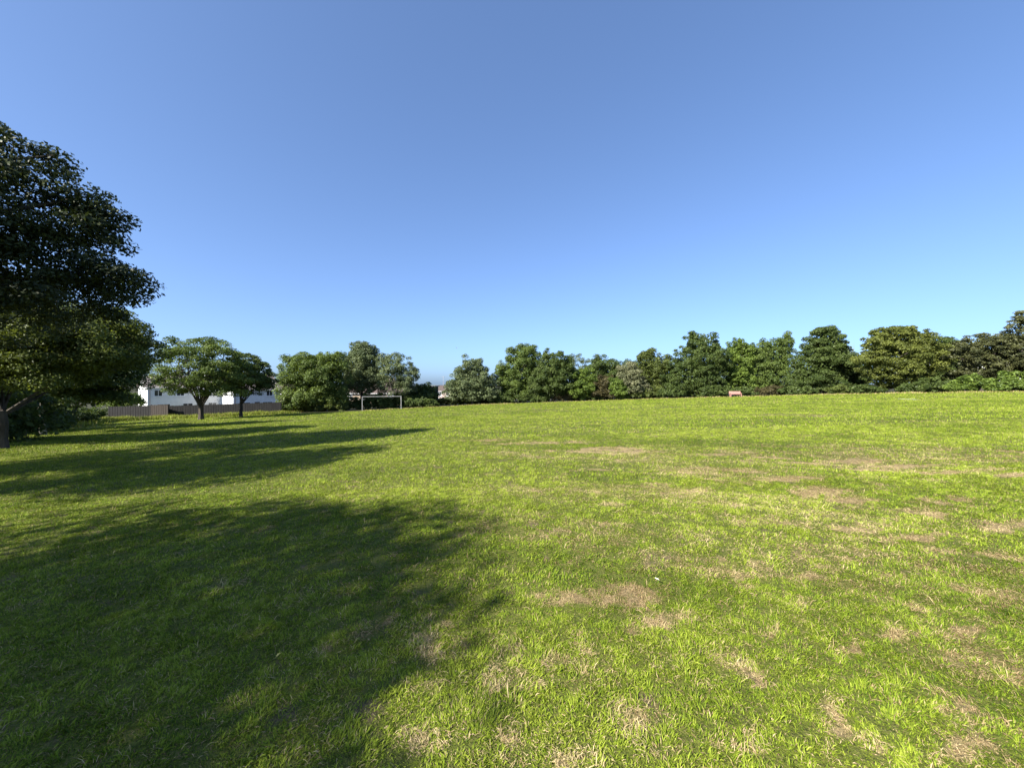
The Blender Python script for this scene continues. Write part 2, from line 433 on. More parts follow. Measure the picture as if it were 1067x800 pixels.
def rough_grass(name, label, pts, n, h, spread, straw_p, seed):
    """unmown grass along a line of the field's edge"""
    rng = np.random.default_rng(seed)
    pts = np.array(pts, float)
    seg = rng.integers(0, len(pts) - 1, n); t = rng.random(n)
    P = pts[seg] * (1 - t)[:, None] + pts[seg + 1] * t[:, None]
    x = P[:, 0] + rng.normal(0, spread, n); y = P[:, 1] + rng.normal(0, spread, n)
    z = H(x, y)
    tuft = fbm(x / 1.3, y / 1.3, seed, 3)
    L = h * (.35 + 1.2 * tuft) * (.6 + .7 * rng.random(n))
    ang = rng.random(n) * 2 * np.pi; ln = .1 + .55 * rng.random(n)
    w = .035 * (.6 + .8 * rng.random(n))
    P0 = np.stack([x, y, z], 1)
    W = np.stack([np.cos(ang + 1.57) * w, np.sin(ang + 1.57) * w, 0 * w], 1)
    tip = P0 + np.stack([np.cos(ang) * np.sin(ln), np.sin(ang) * np.sin(ln), np.cos(ln)], 1) * L[:, None]
    V = np.stack([P0 - W, P0 + W, tip], 1).reshape(-1, 3)
    straw = np.where(rng.random(n) < straw_p, .8, .15) ; tone = np.clip(.4 + (tuft - .5) + (rng.random(n) - .5) * .5, 0, 1)
    o = np_mesh(name, V, [np.arange(n)[:, None] * 3 + np.array([[0, 1, 2]])], M['grass'], {'tone': np.repeat(tone, 3), 'straw': np.repeat(straw, 3)})
    return tag(o, label, 'long grass', kind='stuff')

# ------------------------------------------------------------------ trees
def unit(v):
    return v / np.maximum(np.linalg.norm(v, axis=-1, keepdims=True), 1e-9)

def leaves_mesh(P, N, size, rng, aspect=.62, fold=.12):
    n = len(P)
    t = rng.normal(size=(n, 3)); N = unit(N)
    t = unit(t - (t * N).sum(1, keepdims=True) * N); b = np.cross(N, t)
    s = np.asarray(size) * (.65 + .7 * rng.random(n))
    s = s[:, None]
    V = np.stack([P - t * s * .55, P + b * s * aspect * .5 - N * s * fold * .5 + t * s * .04, P + t * s * .55 - N * s * fold, P - b * s * aspect * .5 - N * s * fold * .5 + t * s * .04], 1).reshape(-1, 3)
    f = np.arange(n)[:, None] * 4 + np.array([[0, 1, 2, 3]])
    return V, f

def crown_leaves(lobes, n_clump, n_leaf, clump_r, leaf, rng, flat=.75, shell=(.62, 1.05), core=.18, up=.45, droop=0.0, inner=.25, low_cut=None):
    """lobes: (cx,cy,cz,rx,ry,rz); returns positions, normals, tone, size, clump centres"""
    lobes = np.array(lobes, float)
    vol = (lobes[:, 3] * lobes[:, 4] * lobes[:, 5]) ** .67
    C, CN = [], []
    tries = 0
    while len(C) < n_clump and tries < n_clump * 40:
        tries += 1
        i = rng.choice(len(lobes), p=vol / vol.sum()); c = lobes[i, :3]; r = lobes[i, 3:]
        d = unit(rng.normal(size=3))
        if d[2] < -.55 and rng.random() < .6: continue
        k = rng.uniform(*shell) if rng.random() > inner else rng.uniform(.2, .6)
        p = c + d * r * k
        q = ((p - lobes[:, :3]) / lobes[:, 3:]); qq = (q * q).sum(1); qq[i] = 9
        if qq.min() < .45 and rng.random() < .85: continue
        if low_cut is not None and p[2] < low_cut: continue
        C.append(p); CN.append(unit(d / r))
    C = np.array(C); CN = np.array(CN)
    nc = len(C)
    cr = clump_r * (.55 + .9 * rng.random(nc))
    ct = rng.random(nc)
    # leaves on the outer and upper skin of each clump
    w = cr ** 2; idx = rng.choice(nc, size=n_leaf, p=w / w.sum())
    d = unit(rng.normal(size=(n_leaf, 3)) + CN[idx] * .55 + np.array([0, 0, .35]))
    rad = np.clip(1 - np.abs(rng.normal(0, .36, n_leaf)) + .12 * rng.random(n_leaf), .08, 1.2)
    P = C[idx] + d * (cr[idx] * rad)[:, None] * np.array([1, 1, flat])
    P[:, 2] -= droop * (np.linalg.norm((P - C[idx])[:, :2], axis=1)) ** 2
    N = unit(d * .7 + np.array([0, 0, up]) + rng.normal(size=(n_leaf, 3)) * .55)
    tone = np.clip(.5 + (ct[idx] - .5) * .5 + (rng.random(n_leaf) - .5) * .7, 0, 1)
    size = np.full(n_leaf, leaf)
    # sparse large leaves deep inside so the crown is not hollow
    m = int(n_leaf * core)
    if m:
        i = rng.choice(len(lobes), size=m, p=vol / vol.sum())
        d = unit(rng.normal(size=(m, 3))) * (rng.random(m) ** .4)[:, None] * .78
        Pc = lobes[i, :3] + d * lobes[i, 3:]
        if low_cut is not None: Pc = Pc[Pc[:, 2] > low_cut]
        m = len(Pc)
        P = np.concatenate([P, Pc]); N = np.concatenate([N, unit(rng.normal(size=(m, 3)))])
        tone = np.concatenate([tone, rng.random(m)]); size = np.concatenate([size, np.full(m, leaf * 1.5)])
    return P, N, tone, size, C

def trunk_mesh(base_r, fork, targets, rng, lean=(0, 0), n=8, stems=1, limb_r=.45):
    bm = bmesh.new()
    tops = []
    for s in range(stems):
        ox, oy = (0, 0) if stems == 1 else (rng.normal(0, base_r * 1.6), rng.normal(0, base_r * 1.6))
        lx, ly = lean[0] + (ox * .8 if stems > 1 else 0), lean[1] + (oy * .8 if stems > 1 else 0)
        r = base_r if stems == 1 else base_r * .7
        pts = [(ox, oy, -.15), (ox + lx * .02, oy + ly * .02, .12), (ox + lx * .15, oy + ly * .15, fork * .3), (ox + lx * .55 + rng.normal(0, .04), oy + ly * .55, fork * .65), (ox + lx, oy + ly, fork)]
        add_tube(bm, pts, [r * 1.5, r * 1.18, r, r * .9, r * .8], n)
        tops.append((Vector(pts[-1]), r))
    for k, tg in enumerate(targets):
        top, r = tops[k % len(tops)]
        tg = Vector(tg); v = tg - top
        j = rng.uniform(-.25, .0) * fork
        st = top + Vector((0, 0, j if k else 0))
        m1 = st + v * .33 + Vector((rng.normal(0, .06), rng.normal(0, .06), .10 + abs(rng.normal(0, .03)))) * v.length
        m2 = st + v * .68 + Vector((rng.normal(0, .05), rng.normal(0, .05), .08)) * v.length
        rr = r * limb_r * rng.uniform(.7, 1.15)
        add_tube(bm, [st - v.normalized() * r * .3, m1, m2, tg], [rr, rr * .72, rr * .42, rr * .14], max(5, n - 2), cap=False)
        for q in range(2):
            a = m1.lerp(m2, rng.random()) if q == 0 else m2
            e = a + Vector((rng.normal(0, .3), rng.normal(0, .3), .12 + rng.random() * .25)) * v.length * .7
            add_tube(bm, [a, a.lerp(e, .5) + Vector((0, 0, .04 * v.length)), e], [rr * .42, rr * .27, rr * .08], 5, cap=False)
    return bm

def tree(name, label, cat, base, lobes, leafmat, n_clump, n_leaf, clump_r, leaf, seed, trunk_r=.25, fork=2.0, bark='bark', n_limb=9,
         group=None, stems=1, lean=(0, 0), extra=None, **kw):
    rng = np.random.default_rng(seed)
    root = empty(name, (base[0], base[1], Hs(*base)), label, cat, group=group)
    P, N, tone, size, C = crown_leaves(lobes, n_clump, n_leaf, clump_r, leaf, rng, **kw)
    V, f = leaves_mesh(P, N, size, rng)
    np_mesh('crown', V, [f], M[leafmat], {'tone': np.repeat(tone, 4)}, root)
    if n_limb:
        hi = C[rng.permutation(len(C))[:n_limb]]
        bm_obj('trunk', trunk_mesh(trunk_r, fork, hi, rng, lean, stems=stems), M[bark], root)
    return root

def px_lobes(px, d, lobes_px, rel=.9):
    """lobes given as seen (cx, cy, rx, ry[, depth shift m]) -> metres relative to the tree's base"""
    x0, y0 = spot(px, d); z0 = Hs(x0, y0)
    out = []
    for L in lobes_px:
        cx, cy, rx, ry = L[:4]; dz = L[4] if len(L) > 4 else 0.0
        dd = d + dz
        k = math.sqrt(1 + ((cx - 533.5) / PX) ** 2)      # a ball looks wider towards the edge of a wide picture
        R = rx / PX * dd / k ** .6 * 1.12
        out.append(((cx - 533.5) / PX * dd - x0, dz, CAMZ - (cy - 400) / PX * dd - z0, R, R * rel, ry / PX * dd * 1.06))
    return (x0, y0), out

def ptree(name, label, cat, px, d, lobes_px, leafmat, n_clump, n_leaf, clump_r, leaf, seed, rel=.9, **kw):
    base, lb = px_lobes(px, d, lobes_px, rel)
    return tree(name, label, cat, base, lb, leafmat, n_clump, n_leaf, clump_r, leaf, seed, **kw)

# --- the row along the left side
ROW = 'trees in the row along the left side of the field'
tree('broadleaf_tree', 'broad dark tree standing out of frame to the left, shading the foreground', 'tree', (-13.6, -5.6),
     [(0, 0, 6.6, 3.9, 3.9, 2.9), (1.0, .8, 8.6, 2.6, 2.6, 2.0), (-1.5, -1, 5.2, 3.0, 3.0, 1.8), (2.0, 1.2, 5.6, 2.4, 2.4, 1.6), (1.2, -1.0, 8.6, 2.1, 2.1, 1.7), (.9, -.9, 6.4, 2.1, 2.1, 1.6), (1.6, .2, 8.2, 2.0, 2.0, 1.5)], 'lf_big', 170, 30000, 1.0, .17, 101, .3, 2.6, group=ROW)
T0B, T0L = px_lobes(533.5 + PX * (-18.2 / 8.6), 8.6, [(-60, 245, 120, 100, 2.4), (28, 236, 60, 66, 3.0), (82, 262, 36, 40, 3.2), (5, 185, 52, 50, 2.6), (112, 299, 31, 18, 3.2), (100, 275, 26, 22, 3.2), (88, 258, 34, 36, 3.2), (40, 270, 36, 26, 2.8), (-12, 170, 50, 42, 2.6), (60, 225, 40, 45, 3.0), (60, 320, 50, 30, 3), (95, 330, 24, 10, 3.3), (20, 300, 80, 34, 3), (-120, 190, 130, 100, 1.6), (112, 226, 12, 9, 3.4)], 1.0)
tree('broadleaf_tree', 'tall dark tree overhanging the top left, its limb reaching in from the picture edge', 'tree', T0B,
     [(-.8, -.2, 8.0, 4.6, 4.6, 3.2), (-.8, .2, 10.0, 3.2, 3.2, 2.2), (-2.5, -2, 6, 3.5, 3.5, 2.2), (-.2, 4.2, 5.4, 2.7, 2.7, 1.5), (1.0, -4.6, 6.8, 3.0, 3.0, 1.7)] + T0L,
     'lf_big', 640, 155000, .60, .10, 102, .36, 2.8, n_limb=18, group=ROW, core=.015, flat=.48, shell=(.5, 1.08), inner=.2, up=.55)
tree('broadleaf_tree', 'slender tree standing out of frame between the shading trees on the left', 'tree', (-14.6, 3.9), [(0, 0, 6.6, 2.5, 2.5, 1.7), (.4, .2, 8.0, 1.8, 1.8, 1.3)], 'lf_big', 70, 11000, .7, .15, 109, .17, 3.0, group=ROW)
tree('broadleaf_tree', 'unseen large tree added beyond the left picture edge to shade the thicket', 'tree', (-34, 14), [(0, 0, 7.5, 5, 5, 3.6), (1, 1, 5, 5.2, 5.2, 2.6)], 'lf_dark', 120, 16000, 1.2, .24, 108, .3, 2.5, group=ROW)  # unseen tree, added to cast shade over the left end of the thicket
b1 = at(1.5, 468)
tree('broadleaf_tree', 'low spreading tree whose grey trunk stands at the left picture edge', 'tree', b1,
     [(.4, 1.2, 5.2, 3.8, 3.8, 1.9), (1.7, 2.2, 4.5, 2.6, 2.6, 1.6), (1.5, .2, 3.6, 2.0, 2.0, 1.1), (-2, 0, 5, 3.5, 3.5, 2)],
     'lf_olive', 330, 85000, .65, .115, 103, .2, 1.7, bark='bark', n_limb=14, group=ROW, core=.08, flat=.5)
b2 = at(44, 453.5)
tree('broadleaf_tree', 'dark tree with a slim pale trunk in front of the shaded thicket', 'tree', b2,
     [(.3, 1, 5.4, 3.8, 3.8, 2.6), (2.8, 1.4, 4.6, 2.6, 2.6, 2.2), (-1, 0, 7.2, 3.4, 3.4, 2.0), (3.0, 1.2, 6.6, 2.3, 2.3, 1.8), (.4, .8, 3.3, 2.6, 2.6, 1.3), (2.2, 1.2, 3.0, 1.9, 1.9, 1.3), (3.3, 1.4, 4.3, 1.7, 1.7, 1.5)],
     'lf_dark', 280, 60000, .75, .15, 104, .2, 2.6, bark='bark_pale', n_limb=12, group=ROW, core=.12, flat=.5)
for i_, (px_, py_, ln_, lab_) in enumerate(((25, 455, (.9, .5), 'slim leaning tree just right of the grey trunk at the left edge'), (58, 449.5, (-.4, .3), 'slim upright tree between the pale trunk and the thicket'), (76, 444.5, (.7, -.2), 'slim leaning tree at the right end of the thicket'))):
    tree('broadleaf_tree', lab_, 'tree', at(px_, py_), [(ln_[0], ln_[1], 4.6, 1.7, 1.7, 1.0), (ln_[0] * 1.8, ln_[1], 3.6, 1.3, 1.3, .7)], 'lf_olive', 70, 9000, .5, .14, 150 + i_, .09, 2.4, n_limb=7, group=ROW, lean=ln_)
tree('broadleaf_tree', 'second unseen large tree, added beyond the left picture edge to shade the shrub behind the grey trunk', 'tree', (-44.5, 25), [(0, 0, 6.5, 5, 5, 3.6), (1, 1, 4, 5, 5, 2.8)], 'lf_dark', 110, 13000, 1.2, .26, 110, .3, 2.2, group=ROW)  # added out of view; its crown shades the shrub behind the grey trunk
tree('broadleaf_tree', 'third unseen large tree, added beyond the left picture edge to shade the shrub by the pale trunk', 'tree', (-51, 32.6), [(0, 0, 6.5, 5, 5, 3.6), (1, 1, 4, 5, 5, 2.8)], 'lf_dark', 110, 13000, 1.2, .26, 111, .3, 2.2, group=ROW)  # unseen shade caster, added for the shrub beside the pale trunk
tree('broadleaf_tree', 'fourth large tree, added to shade the thicket end nearest the brown fence', 'tree', (-59, 41), [(0, 0, 6, 4.2, 4.2, 3.2), (1, 1, 4, 4, 4, 2.6)], 'lf_dark', 100, 12000, 1.1, .26, 112, .3, 2.2, group=ROW)  # added to keep the sun off the last thicket shrub
for i_, (px_, d_, lb_, lab_) in enumerate(((62, 92, [(62, 404, 20, 14), (50, 410, 18, 10)], 'far dark tree seen under the low spreading tree, leftmost beyond the fence'), (98, 96, [(98, 404, 15, 13), (90, 412, 16, 8)], 'far dark tree beyond the left end of the fence, left of the sunlit bush'), (300, 104, [(299, 405, 9, 10), (304, 410, 9, 8)], 'small far tree right of the small pinkish house'))):
    ptree('broadleaf_tree', lab_, 'tree', px_, d_, lb_, 'lf_mid', 60, 5000, .9, .32, 140 + i_, trunk_r=.2, fork=1.5, n_limb=6)
ptree('broadleaf_tree', 'round topped tree on a single trunk before the white house and brown fence', 'tree', 209.5, 46.5,
      [(186, 405, 15, 7), (234, 407, 16, 7), (210, 404, 32, 10), (190, 392, 24, 12), (228, 394, 22, 12), (207, 380, 41, 24), (196, 370, 26, 18), (228, 380, 24, 22), (210, 364, 26, 13), (176, 392, 16, 12), (244, 396, 12, 10), (186, 396, 18, 10)],
      'lf_mid', 240, 42000, .7, .17, 105, trunk_r=.27, fork=1.7, n_limb=16, group=ROW, core=.03, flat=.5, inner=.2, rel=1.0)
ptree('broadleaf_tree', 'smaller dark tree on a thin trunk just right of the round topped one', 'tree', 251, 52,
      [(254, 392, 26, 18), (262, 388, 18, 17), (246, 396, 22, 12), (255, 380, 16, 10), (272, 402, 12, 9)],
      'lf_dark', 180, 30000, .65, .18, 106, trunk_r=.2, fork=2.0, n_limb=12, group=ROW, core=.06, flat=.45, rel=1.0)

# --- thicket behind the left row
TH = 'shrubs of the shaded thicket on the left'
for i, (px, py, h, w, lab) in enumerate(((-60, 475, 3.6, 3.0, 'dark shrub beyond the left picture edge'), (22, 455, 2.4, 2.4, 'dark shrub right behind the grey trunk'), (62, 446, 2.2, 2.4, 'dark shrub beside the slim pale trunk'),
                                (88, 441, 2.0, 2.0, 'low dark shrub at the thicket end nearest the fence'))):
    bx, by = at(px, py); bx -= 7.0; by += 4.5
    tree('shrub', lab, 'shrub', (bx, by), [(0, 0, h * .5, w, w, h * .55), (1.6, 1.5, h * .4, w * .8, w * .8, h * .45), (-1.8, -1, h * .45, w * .8, w * .8, h * .5)],
         'lf_dark', 90, 9000, .6, .2, 120 + i, .08, .5, n_limb=5, group=TH, stems=3, core=.3)
ptree('shrub', 'sunlit yellow green bush behind the left end of the fence', 'shrub', 128, 66,
      [(128, 416, 17, 9), (116, 418, 12, 8), (140, 416, 10, 7)], 'lf_bright', 50, 5000, .6, .26, 131, trunk_r=.08, fork=.6, n_limb=5, stems=2)

# --- trees across the end of the field, left to right as seen
FAR = 'trees along the far edge of the field'
T = [
 ('bushy green tree reaching down to the ground, left of the goal', 'tree', 325, 66, [(328, 392, 33, 22), (318, 384, 22, 16), (342, 384, 20, 16), (312, 408, 20, 18), (340, 410, 24, 18), (326, 415, 30, 14)], 'lf_mid', 130, 17000, 1.1, .30, dict(rel=.85, trunk_r=.25)),
 ('tall pale topped tree behind the goal\'s left post', 'tree', 377, 74, [(377, 378, 18, 18), (380, 396, 19, 18), (370, 392, 14, 16), (378, 366, 12, 8)], 'lf_pale', 90, 11000, 1.0, .30, dict(trunk_r=.25, fork=3.5)),
 ('silvery green tree with a forked pale trunk above the goal\'s right post', 'tree', 409, 73, [(412, 384, 20, 16), (404, 392, 18, 16), (422, 394, 13, 15), (412, 404, 20, 10)], 'lf_pale', 95, 9000, .95, .28, dict(trunk_r=.2, fork=2.6, bark='bark_pale', n_limb=14, core=.05, stems=2)),
 ('conical grey green tree standing alone right of the small pink house', 'tree', 492, 76, [(492, 385, 12, 14), (491, 400, 22, 16), (480, 404, 14, 13), (505, 404, 14, 14), (492, 411, 26, 9)], 'lf_pale', 90, 11000, 1.0, .30, dict(trunk_r=.22)),
 ('tall tree with a bulging rounded top, left of the egg shaped tree', 'tree', 542, 80, [(545, 374, 17, 14), (540, 390, 22, 20), (530, 398, 15, 18), (556, 392, 14, 22), (541, 407, 22, 13)], 'lf_mid', 110, 14000, 1.1, .31, dict(trunk_r=.28)),
 ('dense egg shaped dark tree with leaves down to the grass', 'tree', 576, 77, [(577, 385, 18, 22), (574, 400, 21, 18), (585, 392, 15, 22), (563, 404, 13, 14)], 'lf_dark', 110, 14000, .9, .30, dict(trunk_r=.25)),
 ('thin pale grey tree showing above the others behind the egg shaped tree', 'tree', 604, 96, [(604, 376, 10, 7), (606, 387, 13, 12)], 'lf_pale', 34, 2600, .9, .28, dict(trunk_r=.16, core=0, fork=5.5)),
 ('bright green bush in front of a dark round tree', 'bush', 606, 77, [(606, 396, 14, 12), (604, 407, 16, 10), (614, 404, 10, 10)], 'lf_bright', 60, 6500, .8, .28, dict(trunk_r=.12, fork=1.0)),
 ('dark round topped tree right of the bright green bush', 'tree', 631, 82, [(630, 384, 17, 13), (636, 394, 16, 15), (622, 394, 14, 14), (630, 404, 18, 12)], 'lf_dark', 80, 9000, .95, .30, dict(trunk_r=.22)),
 ('low reddish brown bush between green bushes', 'bush', 631, 76, [(630, 400, 11, 9), (628, 409, 12, 7)], 'lf_brown', 40, 3600, .65, .26, dict(trunk_r=.1, fork=.7)),
 ('yellow green leafy bush on the grass edge beside the reddish one', 'bush', 641, 75, [(641, 404, 9, 11), (646, 410, 9, 8)], 'lf_bright', 40, 4200, .6, .26, dict(trunk_r=.1, fork=.7)),
 ('cream flowered pale green bush below the spreading grey green tree', 'bush', 657, 76, [(656, 392, 13, 13), (660, 403, 14, 11), (650, 400, 10, 10)], 'lf_cream', 55, 5600, .75, .27, dict(trunk_r=.12, fork=.9)),
 ('spreading grey green tree left of the tallest dark tree', 'tree', 679, 80, [(680, 381, 20, 14), (690, 392, 15, 18), (672, 392, 16, 16), (682, 406, 22, 12)], 'lf_olive', 95, 11500, 1.0, .30, dict(trunk_r=.25)),
 ('tallest dark green tree with layered foliage left of the bench', 'tree', 727, 76, [(731, 360, 19, 15), (726, 376, 28, 18), (720, 394, 26, 18), (742, 390, 16, 22), (732, 406, 27, 12), (708, 404, 14, 14)], 'lf_dark', 150, 21000, 1.05, .30, dict(trunk_r=.32, flat=.6)),
 ('upright yellow green tree directly behind the bench', 'tree', 768, 76, [(767, 366, 9, 15), (772, 378, 14, 16), (763, 386, 11, 16), (778, 374, 10, 16), (772, 396, 17, 12)], 'lf_bright', 80, 10500, .8, .29, dict(trunk_r=.22)),
 ('feathery upright tree between the bench tree and the big dark one', 'tree', 808, 76, [(806, 368, 12, 20), (818, 366, 9, 18), (797, 372, 10, 18), (812, 388, 20, 18), (800, 400, 16, 10)], 'lf_mid', 110, 11500, .8, .28, dict(trunk_r=.2, flat=.9)),
 ('big layered green tree with a domed top right of the feathery one', 'tree', 859, 70, [(862, 354, 17, 14), (860, 370, 26, 18), (848, 384, 22, 18), (872, 382, 19, 22), (852, 397, 26, 12), (834, 398, 16, 10)], 'lf_dark', 150, 20000, 1.0, .29, dict(trunk_r=.3, flat=.55)),
 ('wide yellowish olive tree, broadest of the far row', 'tree', 936, 60, [(935, 356, 28, 17), (918, 360, 20, 17), (955, 360, 20, 16), (930, 378, 34, 18), (962, 374, 22, 20), (934, 394, 28, 11)], 'lf_yellow', 170, 21000, .9, .27, dict(trunk_r=.3, flat=.55, core=.25)),
 ('dark tree filling the gap right of the wide olive tree', 'tree', 985, 66, [(984, 364, 16, 14), (988, 378, 20, 18), (996, 372, 16, 14), (980, 392, 24, 12), (1005, 384, 18, 16)], 'lf_dark', 90, 10000, .9, .28, dict(trunk_r=.22)),
 ('brownish pine with tiered tufts left of the taller edge pine', 'pine tree', 1022, 58, [(1020, 362, 22, 12), (1035, 356, 20, 10), (1008, 372, 24, 14), (1040, 374, 26, 16), (1018, 388, 30, 12), (1045, 390, 22, 12)], 'lf_pine', 110, 12500, .75, .25, dict(trunk_r=.25, flat=.45, core=.2, name='pine_tree')),
 ('taller brownish pine cut by the right picture edge', 'pine tree', 1068, 56, [(1066, 342, 20, 12), (1080, 336, 22, 14), (1058, 356, 22, 12), (1076, 362, 30, 18), (1060, 378, 34, 15), (1085, 385, 30, 16)], 'lf_pine', 120, 13500, .75, .25, dict(trunk_r=.28, flat=.45, core=.2, name='pine_tree')),
 ('dark tree in the shaded gap left of the wide olive tree', 'tree', 889, 73, [(888, 388, 13, 16), (893, 396, 15, 13)], 'lf_dark', 50, 5200, .9, .3, dict(trunk_r=.18)),
 ('dark tree showing between the yellow green tree and the feathery one', 'tree', 788, 84, [(787, 376, 11, 18), (786, 394, 16, 14)], 'lf_dark', 50, 5200, .9, .3, dict(trunk_r=.18)),
 ('dark tree filling in behind the cream flowered bush', 'tree', 655, 88, [(652, 388, 12, 12), (640, 398, 18, 12), (664, 394, 16, 16)], 'lf_dark', 50, 5200, .9, .3, dict(trunk_r=.18)),
 ('dark tree beyond the right picture edge', 'tree', 1125, 52, [(1125, 350, 30, 24), (1120, 378, 32, 24)], 'lf_dark', 80, 8000, 1.1, .3, dict(trunk_r=.25)),
]
for i, (lab, cat, px, d, lobes, mt, nc, nl, cr, lf, kw) in enumerate(T):
    kw = dict(kw); nm = kw.pop('name', 'bush' if cat == 'bush' else 'broadleaf_tree')
    kw.setdefault('fork', 2.0); kw.setdefault('core', .35); nc = int(nc * 2.3); nl = int(nl * 2.6); lf *= .76; cr *= .70
    rg = random.Random(900 + i); extra = []
    for L_ in lobes:
        for _ in range(4):
            an = rg.uniform(-.35, math.pi + .35); q = rg.uniform(.62, .84); f_ = rg.uniform(.22, .34)
            extra.append((L_[0] + L_[2] * q * math.cos(an), L_[1] - L_[3] * q * math.sin(an), L_[2] * f_, L_[3] * f_ * 1.1, rg.uniform(-.8, .8)))
    lobes = list(lobes) + extra
    ptree(nm, lab, cat, px, d, lobes, mt, nc, nl, cr, lf, 200 + i, group=FAR, **kw)

# bare branches showing above the gap right of the big layered tree
def bare_tree():
    x, y = spot(889, 74); rng = np.random.default_rng(5)
    root = empty('bare_tree', (x, y, Hs(x, y)), 'leafless tree whose thin bare branches rise between two full crowns', 'tree', group=FAR)
    tg = [(rng.normal(0, 1.3), rng.normal(0, 1), rng.uniform(7.5, 11)) for _ in range(9)]
    bm_obj('trunk', trunk_mesh(.16, 4.0, tg, rng, limb_r=.5), M['bark_pale'], root)
bare_tree()

# --- undergrowth in front of the far trees: each a shrub
UG = 'shrubs of the undergrowth below the far trees'
def undergrowth():
    rng = np.random.default_rng(77)
    edge = [(300, 431), (380, 428.5), (490, 423), (533, 421.3), (650, 417.2), (770, 413.8), (860, 411.6), (940, 410), (1010, 408.8), (1067, 408.0)]
    names = {0: 'dark shrub', 1: 'olive shrub', 2: 'brownish shrub'}
    where = [(300, 'at the foot of the bushy tree left of the goal'), (345, 'under the bushy tree, nearest the goal'), (440, 'beside the dark shed'), (520, 'between the conical tree and the tall bulging one'),
             (556, 'left of the egg shaped tree'), (592, 'right of the egg shaped tree'), (622, 'under the reddish brown bush'), (668, 'below the cream flowered bush'), (700, 'left below the tallest dark tree'),
             (745, 'just left of the bench'), (782, 'just right of the bench'), (805, 'below the feathery tree'), (832, 'left below the big layered tree'), (880, 'right below the big layered tree'), (905, 'left below the wide olive tree'), (955, 'right below the wide olive tree'), (974, 'in the dark gap between the olive tree and the pines')]
    for i, (px, wh) in enumerate(where):
        ye = np.interp(px, [e[0] for e in edge], [e[1] for e in edge])
        x, y = at(px, ye); y += 3.4; x = (px - 533.5) / PX * y
        h = rng.uniform(1.5, 2.4); w = rng.uniform(1.5, 2.3)
        mt = ['lf_dark', 'lf_olive', 'lf_dark', 'lf_dark', 'lf_dark', 'lf_brown'][i % 6]
        kind = {'lf_dark': 'low dark shrub', 'lf_olive': 'low olive shrub', 'lf_brown': 'low brownish shrub'}[mt]
        tree('shrub', f'{kind} {wh}', 'shrub', (x, y), [(0, 0, h * .45, w, 1.3, h * .5), (w * .9, .4, h * .36, w * .8, 1.2, h * .4), (-w * .9, .3, h * .4, w * .8, 1.2, h * .42)],
             mt, 60, 5000, .4, .21, 300 + i, .06, .4, n_limb=4, group=UG, stems=2, core=.35)
undergrowth()

def hedge(name, label, a, b, h, w, mt, n_leaf, seed, leaf=.22):
    rng = np.random.default_rng(seed)
    a = np.array(a); b = np.array(b); n = max(2, int(np.hypot(*(b - a)) / (w * .9)))
    mid = (a + b) / 2; lb = []
    for k in range(n):
        t = (k + .5) / n; p = a + (b - a) * t
        hh = h * rng.uniform(.8, 1.12); z = Hs(*p) - Hs(*mid)
        lb.append((p[0] - mid[0], p[1] - mid[1], z + hh * .45, w * .75, w * .55, hh * .55))
    return tree(name, label, 'hedge', mid, lb, mt, int(14 * n), n_leaf, .45, leaf, seed, .06, .3, n_limb=6, stems=3, core=.35)
hedge('hedge', 'dark hedge running behind the football goal', spot(345, 67), spot(455, 76), 2.6, 1.8, 'lf_dark', 22000, 401)
hedge('hedge', 'dark hedge below the conical tree', spot(455, 77), spot(528, 81), 1.7, 1.5, 'lf_olive', 9000, 402)
hedge('hedge', 'sunlit green hedge below the brownish pines at the right edge', spot(988, 53.5), spot(1085, 45.5), 2.3, 1.6, 'lf_bright', 15000, 403)
hedge('hedge', 'dark hedge at the right end of the brown fence', spot(286, 63), spot(306, 66), 1.7, 1.2, 'lf_dark', 3500, 404)

